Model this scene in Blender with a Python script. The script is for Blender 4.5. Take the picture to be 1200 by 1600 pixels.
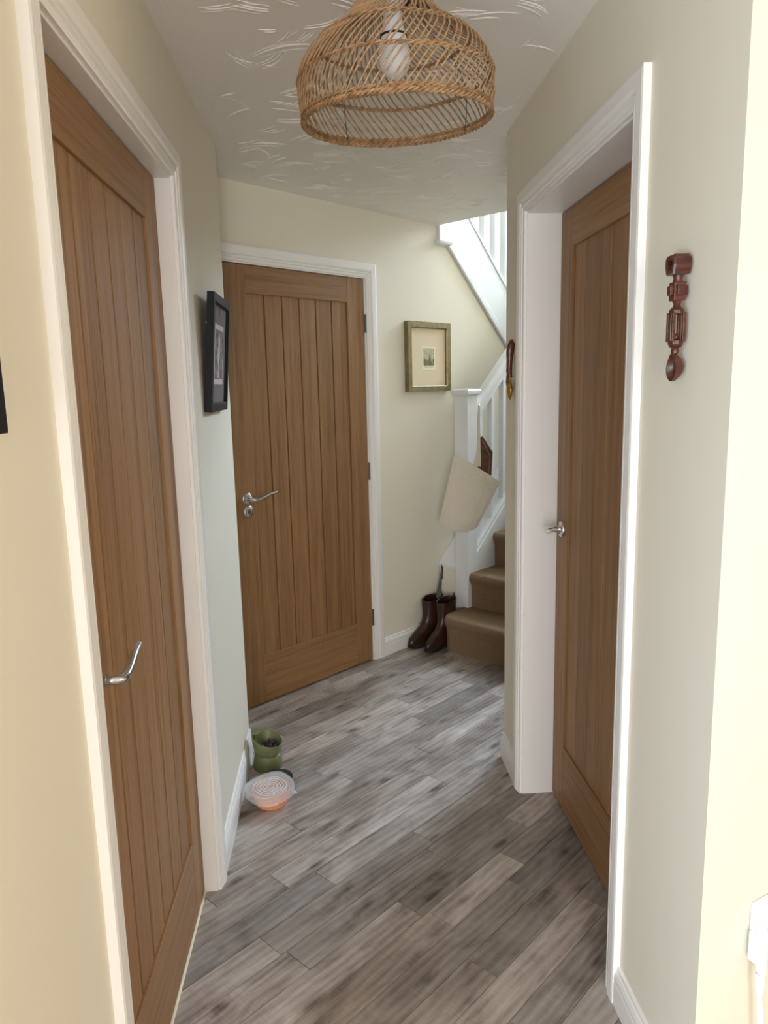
import bpy, bmesh, math, random
from math import sin, cos, pi, radians
from mathutils import Vector, Matrix
random.seed(7)
for o in list(bpy.data.objects): bpy.data.objects.remove(o)
scene = bpy.context.scene
COL = scene.collection

# ------------------------------------------------------------------ camera
CAM_H = 1.4676
F_PX, PIT, YAW, ROL = 1147.893, 0.170677, 0.063898, 0.023381
fw = Vector((sin(YAW)*cos(PIT), cos(YAW)*cos(PIT), -sin(PIT)))
r0 = Vector((cos(YAW), -sin(YAW), 0)); d0 = fw.cross(r0)
r2 = r0*cos(ROL) + d0*sin(ROL); d2 = -r0*sin(ROL) + d0*cos(ROL)
cam_d = bpy.data.cameras.new('camera'); cam = bpy.data.objects.new('camera', cam_d); COL.objects.link(cam)
m = Matrix.Identity(4)
for i, v in enumerate((r2, -d2, -fw)):
    for j in range(3): m[j][i] = v[j]
m[2][3] = CAM_H
cam.matrix_world = m
cam_d.sensor_fit = 'VERTICAL'; cam_d.sensor_height = 36; cam_d.lens = F_PX/1600*36; cam_d.clip_start = .02
scene.camera = cam

# ------------------------------------------------------------------ light
scene.view_settings.view_transform = 'Standard'; scene.view_settings.look = 'None'
scene.view_settings.gamma = 1; scene.view_settings.use_curve_mapping = False
scene.view_settings.exposure = 0.40
w = bpy.data.worlds.new('sky'); scene.world = w; w.use_nodes = True
w.node_tree.nodes['Background'].inputs[0].default_value = (.62, .75, 1, 1)
w.node_tree.nodes['Background'].inputs[1].default_value = .6

TH = 0.75310                     # the end wall and the stairs stand at 43 degrees to the hall
FOFF = 2.6544
D = Vector((cos(TH), sin(TH), 0)); N = Vector((-sin(TH), cos(TH), 0))
def FW(s, t, z): return D*s + N*(FOFF-t) + Vector((0, 0, z))
def area(name, loc, direction, sx, sy, power, color):
    L = bpy.data.lights.new(name, 'AREA'); L.shape = 'RECTANGLE'; L.size = sx; L.size_y = sy
    L.energy = power; L.color = color
    o = bpy.data.objects.new(name, L); COL.objects.link(o); o.location = loc
    o.rotation_euler = Vector(direction).to_track_quat('-Z', 'Y').to_euler()
    return o
S_END = 6.6
area('stair_window_daylight', FW(S_END-.06, .38, 3.60), -D-Vector((0, 0, .25)), 1.15, 1.3, 215, (.62, .79, 1.0))
area('added_landing_fill', FW(3.6, -.9, 4.0), Vector((0, 0, -1))-N*.5, .9, .7, 1.5, (.85, .92, 1.0))  # added fill above the upper flight; no window stands here
area('garden_door_daylight', (-.05, -3.52, 1.05), (.03, 1, 0), 1.3, 1.9, 96, (.95, .95, .97))
area('added_left_fill', (-1.23, -.8, .95), (1, .5, 0), 1.3, 1.3, 60, (.60, .79, 1.0))  # added cool fill from an unseen left side, brightens the right wall
area('sunny_room_daylight', (2.12, .42, 1.45), (-1, .08, 0), 1.1, 1.3, 9.5, (1.0, .76, .45))
area('side_room_daylight', (-1.3, 1.6, 2.2), (.1, 0, -1), 1.2, 1.2, 60, (1.0, .93, .74))

# ------------------------------------------------------------------ materials
def mat(name, col=(.8, .8, .8), rough=.5, metal=0, spec=None):
    M = bpy.data.materials.new(name); M.use_nodes = True
    b = M.node_tree.nodes['Principled BSDF']
    b.inputs['Base Color'].default_value = (*col, 1); b.inputs['Roughness'].default_value = rough
    b.inputs['Metallic'].default_value = metal
    if spec is not None: b.inputs['Specular IOR Level'].default_value = spec
    return M
def nd(M, t, **kw):
    n = M.node_tree.nodes.new(t)
    for k, v in kw.items(): setattr(n, k, v)
    return n
def lk(M, a, b): M.node_tree.links.new(a, b)
def bsdf(M): return M.node_tree.nodes['Principled BSDF']
def noise_bump(M, scale=(40, 40, 40), strength=.1, dist=.002, detail=4, rough_var=None):
    tc = nd(M, 'ShaderNodeTexCoord'); mp = nd(M, 'ShaderNodeMapping'); mp.inputs['Scale'].default_value = scale
    lk(M, tc.outputs['Object'], mp.inputs['Vector'])
    n = nd(M, 'ShaderNodeTexNoise'); n.inputs['Scale'].default_value = 1; n.inputs['Detail'].default_value = detail
    lk(M, mp.outputs[0], n.inputs['Vector'])
    b = nd(M, 'ShaderNodeBump'); b.inputs['Strength'].default_value = strength; b.inputs['Distance'].default_value = dist
    lk(M, n.outputs['Fac'], b.inputs['Height']); lk(M, b.outputs[0], bsdf(M).inputs['Normal'])
    return n
def ramp(M, fac, stops):
    r = nd(M, 'ShaderNodeValToRGB'); e = r.color_ramp.elements
    while len(e) < len(stops): e.new(.5)
    for q, (p, c) in zip(e, stops): q.position = p; q.color = (*c, 1)
    lk(M, fac, r.inputs['Fac']); return r
def srgb(r, g, b):
    f = lambda v: (v/255/12.92 if v/255 <= .04045 else ((v/255+.055)/1.055)**2.4)
    return (f(r), f(g), f(b))
WALL = mat('cream_wall_paint', srgb(228, 219, 199), .75); noise_bump(WALL, (60, 60, 60), .08, .001, 6)
CEIL = mat('white_ceiling_plaster', srgb(238, 232, 222), .6); noise_bump(CEIL, (22, 22, 22), .25, .003, 6)
TRIM = mat('white_gloss_paint', srgb(236, 231, 224), .33)
STAIRW = mat('white_stair_paint', srgb(226, 226, 226), .42)
def oak_mat(name, along):
    M = mat(name, rough=.5, spec=.3)
    tc = nd(M, 'ShaderNodeTexCoord'); oi = nd(M, 'ShaderNodeObjectInfo')
    vm = nd(M, 'ShaderNodeVectorMath', operation='SCALE'); vm.inputs[0].default_value = (7, 5, 9)
    lk(M, oi.outputs['Random'], vm.inputs['Scale'])
    ad = nd(M, 'ShaderNodeVectorMath', operation='ADD'); lk(M, tc.outputs['Object'], ad.inputs[0]); lk(M, vm.outputs[0], ad.inputs[1])
    def nz(sc, det, dis=0.):
        mp = nd(M, 'ShaderNodeMapping'); mp.inputs['Scale'].default_value = sc if along == 'z' else (sc[2], sc[1], sc[0])
        lk(M, ad.outputs[0], mp.inputs['Vector'])
        n = nd(M, 'ShaderNodeTexNoise'); n.inputs['Scale'].default_value = 1; n.inputs['Detail'].default_value = det; n.inputs['Distortion'].default_value = dis
        lk(M, mp.outputs[0], n.inputs['Vector']); return n
    a = nz((38, 38, .9), 3, .6); b = nz((330, 330, 5), 3)
    mx = nd(M, 'ShaderNodeMath', operation='MULTIPLY_ADD'); mx.inputs[1].default_value = .55
    lk(M, b.outputs['Fac'], mx.inputs[0])
    h = nd(M, 'ShaderNodeMath', operation='MULTIPLY'); h.inputs[1].default_value = .45; lk(M, a.outputs['Fac'], h.inputs[0])
    lk(M, h.outputs[0], mx.inputs[2])
    r = ramp(M, mx.outputs[0], [(.30, srgb(112, 78, 47)), (.47, srgb(145, 106, 68)), (.60, srgb(156, 117, 78)), (.75, srgb(168, 129, 89))])
    hs = nd(M, 'ShaderNodeHueSaturation'); lk(M, r.outputs[0], hs.inputs['Color'])
    va = nd(M, 'ShaderNodeMapRange'); va.inputs['To Min'].default_value = .88; va.inputs['To Max'].default_value = 1.06
    lk(M, oi.outputs['Random'], va.inputs['Value']); lk(M, va.outputs[0], hs.inputs['Value'])
    lk(M, hs.outputs[0], bsdf(M).inputs['Base Color'])
    bp = nd(M, 'ShaderNodeBump'); bp.inputs['Strength'].default_value = .12; bp.inputs['Distance'].default_value = .001
    lk(M, b.outputs['Fac'], bp.inputs['Height']); lk(M, bp.outputs[0], bsdf(M).inputs['Normal'])
    return M
OAK = oak_mat('oak_veneer_upright', 'z'); OAKH = oak_mat('oak_veneer_level', 'x')
def plank_mat():
    M = mat('grey_oak_vinyl', rough=.38, spec=.45)
    tc = nd(M, 'ShaderNodeTexCoord'); oi = nd(M, 'ShaderNodeObjectInfo')
    vm = nd(M, 'ShaderNodeVectorMath', operation='SCALE'); vm.inputs[0].default_value = (13, 7, 3)
    lk(M, oi.outputs['Random'], vm.inputs['Scale'])
    ad = nd(M, 'ShaderNodeVectorMath', operation='ADD'); lk(M, tc.outputs['Object'], ad.inputs[0]); lk(M, vm.outputs[0], ad.inputs[1])
    def nz(sc, det, dis=0., ro=.5):
        mp = nd(M, 'ShaderNodeMapping'); mp.inputs['Scale'].default_value = sc
        lk(M, ad.outputs[0], mp.inputs['Vector'])
        n = nd(M, 'ShaderNodeTexNoise'); n.inputs['Scale'].default_value = 1; n.inputs['Detail'].default_value = det; n.inputs['Distortion'].default_value = dis; n.inputs['Roughness'].default_value = ro
        lk(M, mp.outputs[0], n.inputs['Vector']); return n
    a = nz((4.2, 10, 1), 4, .7, .55); b = nz((9, 140, 1), 4, .5, .6); c = nz((190, 14, 1), 2)
    # knots and cathedral figure: rings of a distorted wave
    mp = nd(M, 'ShaderNodeMapping'); mp.inputs['Scale'].default_value = (1.6, 9, 1); lk(M, ad.outputs[0], mp.inputs['Vector'])
    wv = nd(M, 'ShaderNodeTexWave', wave_type='BANDS', bands_direction='Y'); wv.inputs['Scale'].default_value = 1.4
    wv.inputs['Distortion'].default_value = 7; wv.inputs['Detail'].default_value = 2; wv.inputs['Detail Scale'].default_value = .9
    lk(M, mp.outputs[0], wv.inputs['Vector'])
    def mul(x, k):
        q = nd(M, 'ShaderNodeMath', operation='MULTIPLY'); q.inputs[1].default_value = k; lk(M, x, q.inputs[0]); return q.outputs[0]
    def add(x, y):
        q = nd(M, 'ShaderNodeMath', operation='ADD'); lk(M, x, q.inputs[0]); lk(M, y, q.inputs[1]); return q.outputs[0]
    fac = add(add(mul(a.outputs['Fac'], .66), mul(b.outputs['Fac'], .20)), add(mul(c.outputs['Fac'], .08), mul(wv.outputs['Fac'], .07)))
    mk = nd(M, 'ShaderNodeMapping'); mk.inputs['Scale'].default_value = (2.6, 7.5, 1); lk(M, ad.outputs[0], mk.inputs['Vector'])
    vo = nd(M, 'ShaderNodeTexVoronoi', voronoi_dimensions='2D'); vo.inputs['Scale'].default_value = 1; lk(M, mk.outputs[0], vo.inputs['Vector'])
    kn = nd(M, 'ShaderNodeMapRange'); kn.inputs['From Min'].default_value = .03; kn.inputs['From Max'].default_value = .13
    kn.inputs['To Min'].default_value = -.14; kn.inputs['To Max'].default_value = 0; lk(M, vo.outputs['Distance'], kn.inputs['Value'])
    fac = add(fac, kn.outputs[0])
    r = ramp(M, fac, [(.30, srgb(80, 68, 60)), (.44, srgb(143, 130, 121)), (.55, srgb(170, 158, 149)), (.70, srgb(198, 188, 178))])
    mx = nd(M, 'ShaderNodeMix', data_type='RGBA', blend_type='MULTIPLY'); mx.inputs['Factor'].default_value = 1
    lk(M, r.outputs[0], mx.inputs[6]); lk(M, oi.outputs['Color'], mx.inputs[7])
    lk(M, mx.outputs[2], bsdf(M).inputs['Base Color'])
    rr = nd(M, 'ShaderNodeMapRange'); rr.inputs['To Min'].default_value = .30; rr.inputs['To Max'].default_value = .52
    lk(M, b.outputs['Fac'], rr.inputs['Value']); lk(M, rr.outputs[0], bsdf(M).inputs['Roughness'])
    bp = nd(M, 'ShaderNodeBump'); bp.inputs['Strength'].default_value = .18; bp.inputs['Distance'].default_value = .001
    lk(M, b.outputs['Fac'], bp.inputs['Height']); lk(M, bp.outputs[0], bsdf(M).inputs['Normal'])
    return M
PLANK = plank_mat()
JOINT = mat('dark_floor_joint', srgb(70, 60, 54), .8)
CARPET = mat('brown_carpet', rough=.95, spec=.1)
_n = noise_bump(CARPET, (420, 420, 420), .9, .004, 3)
_r = ramp(CARPET, _n.outputs['Fac'], [(.3, srgb(108, 86, 64)), (.7, srgb(160, 134, 106))]); lk(CARPET, _r.outputs[0], bsdf(CARPET).inputs['Base Color'])
STEEL = mat('satin_chrome', (.62, .61, .60), .22, 1)
HINGE = mat('dull_steel_hinge', (.14, .11, .08), .45, .8)
def mottled(name, c1, c2, scale, rough, metal=0, spec=None, bump=.1):
    M = mat(name, c1, rough, metal, spec); n = noise_bump(M, scale, bump, .001, 4)
    r = ramp(M, n.outputs['Fac'], [(.35, c1), (.65, c2)]); lk(M, r.outputs[0], bsdf(M).inputs['Base Color']); return M
RATTAN = mottled('honey_rattan', srgb(134, 102, 68), srgb(176, 142, 104), (60, 60, 60), .55)
RATTAN_D = mottled('brown_rattan_band', srgb(122, 90, 58), srgb(168, 130, 90), (90, 90, 90), .55)
LEATHER = mottled('dark_tan_leather', srgb(38, 19, 14), srgb(66, 33, 23), (18, 18, 18), .36)
BAGLEATHER = mottled('brown_suede', srgb(70, 42, 28), srgb(98, 62, 42), (30, 30, 30), .7)
SOLE = mat('black_rubber', (.012, .011, .010), .55)
CANVAS = mottled('natural_canvas', srgb(206, 194, 176), srgb(222, 211, 194), (300, 300, 300), .9, bump=.3)
BLACK = mat('black_frame_lacquer', (.010, .010, .011), .55, spec=.2)
SPOONW = mottled('red_brown_carved_wood', srgb(60, 28, 20), srgb(98, 48, 34), (30, 30, 160), .32)
BRASSY = mottled('brass_gold', srgb(140, 104, 40), srgb(190, 150, 70), (80, 80, 80), .35, .8)
GOLD = mottled('olive_gold_frame', srgb(120, 106, 74), srgb(140, 125, 90), (30, 30, 30), .38, .5)
MATB = mat('cream_mount_board', srgb(226, 208, 176), .9)
PAPER = mat('pale_print_paper', srgb(236, 228, 200), .9)
GREYM = mat('grey_mount_board', srgb(112, 100, 98), .8)
PINKISH = mat('pale_mount_line', srgb(205, 190, 188), .8)
PRINT = mottled('grey_etching', srgb(70, 60, 58), srgb(150, 136, 130), (45, 45, 45), .8)
ETCH = mottled('sepia_etching', srgb(168, 158, 128), srgb(206, 196, 164), (90, 90, 90), .9)
INK = mat('etching_ink', srgb(116, 108, 88), .9)
SKETCH = mottled('pale_sketch', srgb(150, 140, 136), srgb(214, 206, 202), (60, 60, 60), .8)
GREEN = mat('olive_green_plastic', srgb(116, 120, 80), .45)
KIB = mat('dark_kibble', srgb(52, 34, 26), .9)
ORANGE = mat('salmon_orange_plastic', srgb(232, 152, 108), .4)
SIL = mat('clear_silicone', (.96, .95, .95), .16)
bsdf(SIL).inputs['Transmission Weight'].default_value = .45; bsdf(SIL).inputs['IOR'].default_value = 1.2
bsdf(SIL).inputs['Alpha'].default_value = .36
SILR = mat('frosted_silicone_ridge', (.95, .92, .92), .25); bsdf(SILR).inputs['Alpha'].default_value = .55
WPLAST = mat('white_plastic', srgb(240, 240, 242), .35)
BULBW = mat('opal_bulb_glass', (.88, .88, .86), .25); bsdf(BULBW).inputs['Transmission Weight'].default_value = .35
GLASS = mat('window_glass', (1, 1, 1), .05); bsdf(GLASS).inputs['Transmission Weight'].default_value = 1
WIRE = mat('dark_wire', (.05, .045, .04), .5, .6)
BLUEG = mat('blue_grey_steel', (.28, .31, .36), .32, .9)

# ------------------------------------------------------------------ mesh helpers
class MB:
    def __init__(s): s.v = []; s.f = []
    def add(s, vs, fs):
        k = len(s.v); s.v += [tuple(q) for q in vs]; s.f += [tuple(i+k for i in q) for q in fs]; return s
    def box(s, x0, x1, y0, y1, z0, z1):
        vs = [(x, y, z) for z in (z0, z1) for y in (y0, y1) for x in (x0, x1)]
        return s.add(vs, [(0, 2, 3, 1), (4, 5, 7, 6), (0, 1, 5, 4), (1, 3, 7, 5), (3, 2, 6, 7), (2, 0, 4, 6)])
    def loft(s, rings, caps=True, closed=True):
        n = len(rings[0]); k = len(s.v); s.v += [tuple(q) for r in rings for q in r]
        for i in range(len(rings)-1):
            for j in range(n if closed else n-1):
                a = k+i*n+j; b = k+i*n+(j+1) % n; s.f.append((a, b, b+n, a+n))
        if caps and closed:
            s.f.append(tuple(k+j for j in reversed(range(n)))); s.f.append(tuple(k+(len(rings)-1)*n+j for j in range(n)))
        return s
    def prism(s, poly, axis, a, b):       # polygon extruded along an axis
        def P(p, q): return {'x': (q, p[0], p[1]), 'y': (p[0], q, p[1]), 'z': (p[0], p[1], q)}[axis]
        return s.loft([[P(p, a) for p in poly], [P(p, b) for p in poly]])
    def tube(s, pts, r, n=6, cyc=False, flat=None):
        pts = [Vector(p) for p in pts]; m_ = len(pts); rings = []; up = None
        for i, p in enumerate(pts):
            t = (pts[(i+1) % m_]-pts[i-1]) if cyc else (pts[min(i+1, m_-1)]-pts[max(i-1, 0)])
            t.normalize()
            if up is None: up = Vector((0, 0, 1)) if abs(t.z) < .9 else Vector((1, 0, 0))
            b = t.cross(up)
            if b.length < 1e-5: b = t.cross(Vector((0, 1, 0)))
            b.normalize(); up = b.cross(t).normalized()
            ri = r[i] if isinstance(r, (list, tuple)) else r
            rb, ru = (ri, ri) if flat is None else (ri*flat[0], ri*flat[1])
            rings.append([p+b*(rb*cos(2*pi*j/n))+up*(ru*sin(2*pi*j/n)) for j in range(n)])
        if cyc: rings.append(rings[0]); return s.loft(rings, caps=False)
        return s.loft(rings)
    def lathe(s, prof, n=24, c=(0, 0, 0), caps=True):
        return s.loft([[(c[0]+r*cos(2*pi*j/n), c[1]+r*sin(2*pi*j/n), c[2]+z) for j in range(n)] for r, z in prof], caps)
    def mesh(s, name, smooth=False):
        me = bpy.data.meshes.new(name); me.from_pydata(s.v, [], s.f)
        bm = bmesh.new(); bm.from_mesh(me); bmesh.ops.recalc_face_normals(bm, faces=bm.faces); bm.to_mesh(me); bm.free()
        if smooth:
            for p in me.polygons: p.use_smooth = True
        return me
    def build(s, name, material, parent=None, smooth=False, bevel=0, subd=0, loc=None, rot=None):
        return link(name, s.mesh(name, smooth), material, parent, bevel, subd, loc, rot, smooth)
def link(name, me, material, parent=None, bevel=0, subd=0, loc=None, rot=None, smooth=False):
    if not me.materials: me.materials.append(material)
    o = bpy.data.objects.new(name, me); COL.objects.link(o); o.parent = parent
    if loc is not None: o.location = loc
    if rot is not None: o.rotation_euler = rot
    if bevel:
        b = o.modifiers.new('bevel', 'BEVEL'); b.width = bevel; b.segments = 2; b.limit_method = 'ANGLE'; b.angle_limit = radians(40)
    if subd:
        q = o.modifiers.new('smooth', 'SUBSURF'); q.levels = subd; q.render_levels = subd
    if smooth and not subd:
        try:
            me.set_sharp_from_angle(angle=radians(45))
        except Exception: pass
    return o
def tag(o, label, cat, group=None, kind=None):
    o['label'] = label; o['category'] = cat
    if group: o['group'] = group
    if kind: o['kind'] = kind
    return o
def empty(name, loc=(0, 0, 0), rz=0, label=None, cat=None, group=None, kind=None, rot=None):
    o = bpy.data.objects.new(name, None); COL.objects.link(o); o.location = loc; o.empty_display_size = .1
    o.rotation_euler = rot if rot else (0, 0, rz)
    if label: tag(o, label, cat, group, kind)
    return o

XL, XR = -.392, .630             # hall faces of the side walls
Y_LEND, Y_REND, Y_RCOR = 2.842, 2.6905, 1.143
ZC = 2.3207
# frames: local x to the right along the wall as seen from the hall, local y into the wall
FR_L = ((XL, 0, 0), pi/2); FR_R = ((XR, 0, 0), -pi/2); FR_F = (tuple(N*FOFF), TH)
DW, DTOP, DBOT = .838, 1.990, .009
U_L, U_R, U_F = 1.147, -2.405, 1.8785
YD_L, YD_R, YD_F = .038, .110, .002
LIN = .030; GAP = .003

# ------------------------------------------------------------------ structure: walls
def wall(name, fr, label, boxes=(), polys=(), y0=0, y1=.12):
    b = MB()
    for (x0, x1, z0, z1) in boxes: b.box(x0, x1, y0, y1, z0, z1)
    for p in polys: b.prism(p, 'y', y0, y1)
    return tag(b.build(name, WALL, None, loc=fr[0], rot=(0, 0, fr[1])), label, 'wall', kind='structure')
def opening(u): return u-GAP-LIN, u+DW+GAP+LIN, DTOP+GAP+LIN
a, b_, zt = opening(U_L)
wall('wall_left', FR_L, 'long cream wall on the left holding the nearest door', [(.40, a, 0, ZC), (a, b_, zt, ZC), (b_, Y_LEND, 0, ZC)])
a, b_, zt = opening(U_R)
wall('wall_right', FR_R, 'cream wall on the right with deep-set oak door', [(-Y_REND, a, 0, ZC), (a, b_, zt, ZC), (b_, -(Y_RCOR+.127), 0, ZC)], y1=.155)
a, b_, zt = opening(U_F)
SL = .905
def zs_low(s): return 2.207-SL*(s-3.40)      # underside of the upper flight's string
def zs_top(s): return 2.385-.93*(s-3.587)
wall('wall_far', FR_F, 'angled cream wall under the upper stairs with an oak door', [(1.657, a, 0, ZC), (a, b_, zt, ZC), (b_, 3.30, 0, ZC)],
     [[(3.30, 0), (S_END, 0), (S_END, 1.3), (4.45, 1.3), (4.30, zs_low(4.30)+.15), (3.36, zs_low(3.36)+.10), (3.36, ZC), (3.30, ZC)]], y1=.09)
# return of the left wall round its end, hidden recess beside the far door
p_end = FW(1.657, 0, 0)
b = MB(); b.prism([(XL, Y_LEND), (p_end.x, p_end.y), tuple((FW(1.557, 0, 0)).xy), (XL-.12, Y_LEND-.1), (XL-.12, Y_LEND-.2), (XL-.002, Y_LEND-.2)], 'z', 0, ZC)
# (kept inside the wall's own thickness)
b = MB(); q0 = Vector((XL, Y_LEND, 0)); q1 = p_end
b.prism([(q0.x, q0.y+.001), (q1.x, q1.y), (q1.x-.09, q1.y), (XL-.12, Y_LEND+.001)], 'z', 0, ZC)
tag(b.build('wall_left_return', WALL), 'short cream return wall beside the far door', 'wall', kind='structure')
# wall along the near side of the stairs, from the right wall's end
c0 = Vector((XR, Y_REND, 0)); tc = FOFF-c0.dot(N); sc = c0.dot(D)
b = MB(); e0 = c0+Vector((.155, 0, 0))
p1 = FW(S_END, tc, 0); p2 = FW(S_END, tc-.0, 0)-N*.12
b.prism([(c0.x, c0.y+.0005), (p1.x, p1.y), (p2.x, p2.y), (e0.x, e0.y+.0005)], 'z', 0, 4.7)
tag(b.build('wall_stairs', WALL), 'cream wall along the near side of the stairs', 'wall', kind='structure')
# stairwell walls above and behind
def fbox(name, s0, s1, t0, t1, z0, z1, label, material=WALL):
    b = MB().box(s0, s1, -t1, -t0, z0, z1)
    return tag(b.build(name, material, None, loc=FR_F[0], rot=(0, 0, TH)), label, 'wall', kind='structure')
fbox('wall_stairwell_back', 1.6, S_END, -1.15, -1.05, 0, 4.7, 'cream stairwell wall behind the white balusters')
WT0, WT1, WZ0, WZ1 = -.18, 1.02, 2.90, 4.30
b = MB()
b.box(S_END, S_END+.12, -tc, 1.15, 0, WZ0); b.box(S_END, S_END+.12, -tc, 1.15, WZ1, 4.7)
b.box(S_END, S_END+.12, -tc, -WT1, WZ0, WZ1); b.box(S_END, S_END+.12, -WT0, 1.15, WZ0, WZ1)
tag(b.build('wall_stairwell_end', WALL, None, loc=FR_F[0], rot=(0, 0, TH)), 'end wall of the stairwell round the landing window', 'wall', kind='structure')
fbox('wall_upper', 1.6, 1.7, -1.05, 1.2, 2.56, 4.7, 'cream wall of the upper landing')
fbox('ceiling_upper', 1.6, S_END+.12, -1.15, 1.3, 4.7, 4.8, 'white ceiling over the stairwell', CEIL)['category'] = 'ceiling'
fbox('wall_upper_side', 1.7, sc+.05, tc, tc+.1, 2.56, 4.7, 'cream side wall of the upper landing')
# near part of the hall, behind and beside the camera
def wbox(name, x0, x1, y0, y1, z0, z1, label, material=WALL, cat='wall'):
    return tag(MB().box(x0, x1, y0, y1, z0, z1).build(name, material), label, cat, kind='structure')
NA = radians(25); ne = Vector((cos(NA), sin(NA), 0)); nb = Vector((-sin(NA), cos(NA), 0))
c1 = Vector((XR, Y_RCOR, 0)); c2 = c1+ne*1.80; c3 = c2+nb*.12
b = MB().prism([(c1.x, c1.y), (c2.x, c2.y), (c3.x, c3.y), (XR+.155, Y_RCOR+.127), (XR, Y_RCOR+.127)], 'z', 0, ZC)
tag(b.build('wall_near', WALL), 'bright near wall face past the right corner', 'wall', kind='structure')
b = MB(); b.box(2.2, 2.32, -3.72, -.18, 0, ZC); b.box(2.2, 2.32, 1.02, 1.88, 0, ZC); b.box(2.2, 2.32, -.18, 1.02, 0, .7); b.box(2.2, 2.32, -.18, 1.02, 2.15, ZC)
tag(b.build('wall_side', WALL), 'side wall of the near hall round a sunny opening', 'wall', kind='structure')
b = MB(); b.box(-1.4, -.75, -3.72, -3.6, 0, ZC); b.box(.65, 2.2, -3.72, -3.6, 0, ZC); b.box(-.75, .65, -3.72, -3.6, 2.1, ZC)
tag(b.build('wall_back', WALL), 'back wall of the hall behind the camera', 'wall', kind='structure')
b = MB(); b.box(-1.4, -1.3, -3.6, -1.5, 0, ZC); b.box(-1.4, -1.3, -.1, .5, 0, ZC); b.box(-1.4, -1.3, -1.5, -.1, 0, .25); b.box(-1.4, -1.3, -1.5, -.1, 1.65, ZC)  # unseen wall, added to hold the window for the left fill
tag(b.build('wall_left_added', WALL), 'added wall round the made-up window left of the camera', 'wall', kind='structure')
# little bright room behind the left door
b = MB(); x0, x1 = -2.2, XL-.12
b.box(x0-.1, x0, .6, 2.6, 0, ZC); b.box(x0-.1, x1, .5, .6, 0, ZC); b.box(x0, x1, 2.6, 2.7, 0, ZC)
tag(b.build('wall_side_room', WALL), 'walls of the bright room behind the left door', 'wall', kind='structure')
# windows outside the frame that light the place
def window(name, fr_loc, rz, x0, x1, z0, z1, label, bars=1):
    r = empty(name, fr_loc, rz, label, 'window', kind='structure')
    w_ = .06
    b = MB().box(x0, x0+w_, .02, .08, z0, z1).box(x1-w_, x1, .02, .08, z0, z1).box(x0+w_, x1-w_, .02, .08, z0, z0+w_).box(x0+w_, x1-w_, .02, .08, z1-w_, z1)
    for k in range(bars):
        xm = x0+(x1-x0)*(k+1)/(bars+1); b.box(xm-.03, xm+.03, .02, .08, z0+w_, z1-w_)
    b.build('window_frame', TRIM, r)
    MB().box(x0+w_, x1-w_, .045, .055, z0+w_, z1-w_).build('pane', GLASS, r)
window('window_1', FW(S_END, 0, 0), TH-pi/2, -WT1, -WT0, WZ0, WZ1, 'white framed landing window lighting the stairs')
window('window_4', (-1.3, 0, 0), pi/2, -1.5, -.1, .25, 1.65, 'added white framed window left of the camera brightening the right wall')
window('window_2', (0, -3.6, 0), pi, -.65, .75, 0, 2.1, 'white framed glazed garden door behind the camera')
window('window_3', (2.2, 0, 0), -pi/2, -1.02, .18, .7, 2.15, 'white framed side window of the near hall')

# ------------------------------------------------------------------ ceiling
cl = empty('ceiling', FR_F[0], TH, 'white textured plaster ceiling over the hall', 'ceiling', kind='structure')
b = MB(); WELL = 3.30
b.box(-5.2, WELL, -7.6, 1.05, ZC, ZC+.24); b.box(WELL, S_END, -7.6, -tc-.06, ZC, ZC+.24)
b.build('ceiling_slab', CEIL, cl)
def in_hall(p):
    x, y = p
    if x < XL+.06 or (x > XR-.02 and y < Y_REND): return False
    q = Vector((x, y, 0)); return q.dot(D) < WELL-.04 and FOFF-q.dot(N) > .05 and y > .9 and x < 1.1 and FOFF-q.dot(N) < 2.6 and (y < Y_LEND or x > XL)
def to_f(x, y): q = Vector((x, y, 0)); return (q.dot(D), q.dot(N)-FOFF)
sw = MB(); rs = random.Random(11)
def ridge(pts, wdt, hgt):
    rings = []
    n_ = len(pts)
    for i, p in enumerate(pts):
        t = Vector(pts[min(i+1, n_-1)])-Vector(pts[max(i-1, 0)]); t.normalize(); nn_ = Vector((-t.y, t.x))
        k = max(.05, sin(pi*(i+.25)/(n_-.5)))**.7; q = Vector(p)
        A = q+nn_*wdt*k; B = q-nn_*wdt*k*1.6
        rings.append([(*to_f(*A), ZC+.0005), (*to_f(*q), ZC-hgt*k), (*to_f(*B), ZC+.0005)])
    sw.loft(rings, caps=True)
for _ in range(460):
    x, y = rs.uniform(XL, .9), rs.uniform(1.0, 4.3)
    if not in_hall((x, y)): continue
    ph = rs.gauss(.0, 1.0) + (pi if rs.random() < .5 else 0); cv = rs.choice((-1, 1))*rs.uniform(3, 14); ln = rs.uniform(.05, .20)
    for k in range(rs.randint(1, 5)):
        L_ = ln*rs.uniform(.55, 1.1); a0 = ph+rs.uniform(-.12, .12); px, py = x-sin(ph)*.012*k+rs.uniform(-.01, .01), y+cos(ph)*.012*k
        pts = []; aa = a0
        for i in range(11):
            pts.append((px, py)); px += cos(aa)*L_/10; py += sin(aa)*L_/10; aa += cv*L_/10*(.5+i/10)
        if all(in_hall(p) for p in pts): ridge(pts, rs.uniform(.0012, .0026), rs.uniform(.0010, .0026))
for (y0, y1) in ((1.2, 2.0), (2.03, 2.25), (2.27, 2.80)):          # smooth border along the left wall
    ridge([(XL+.040+.002*sin(9*(y0+(y1-y0)*i/14)), y0+(y1-y0)*i/14) for i in range(15)], .0016, .0016)
o = sw.build('plaster_swirls', CEIL, cl); o['kind'] = 'stuff'

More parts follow.
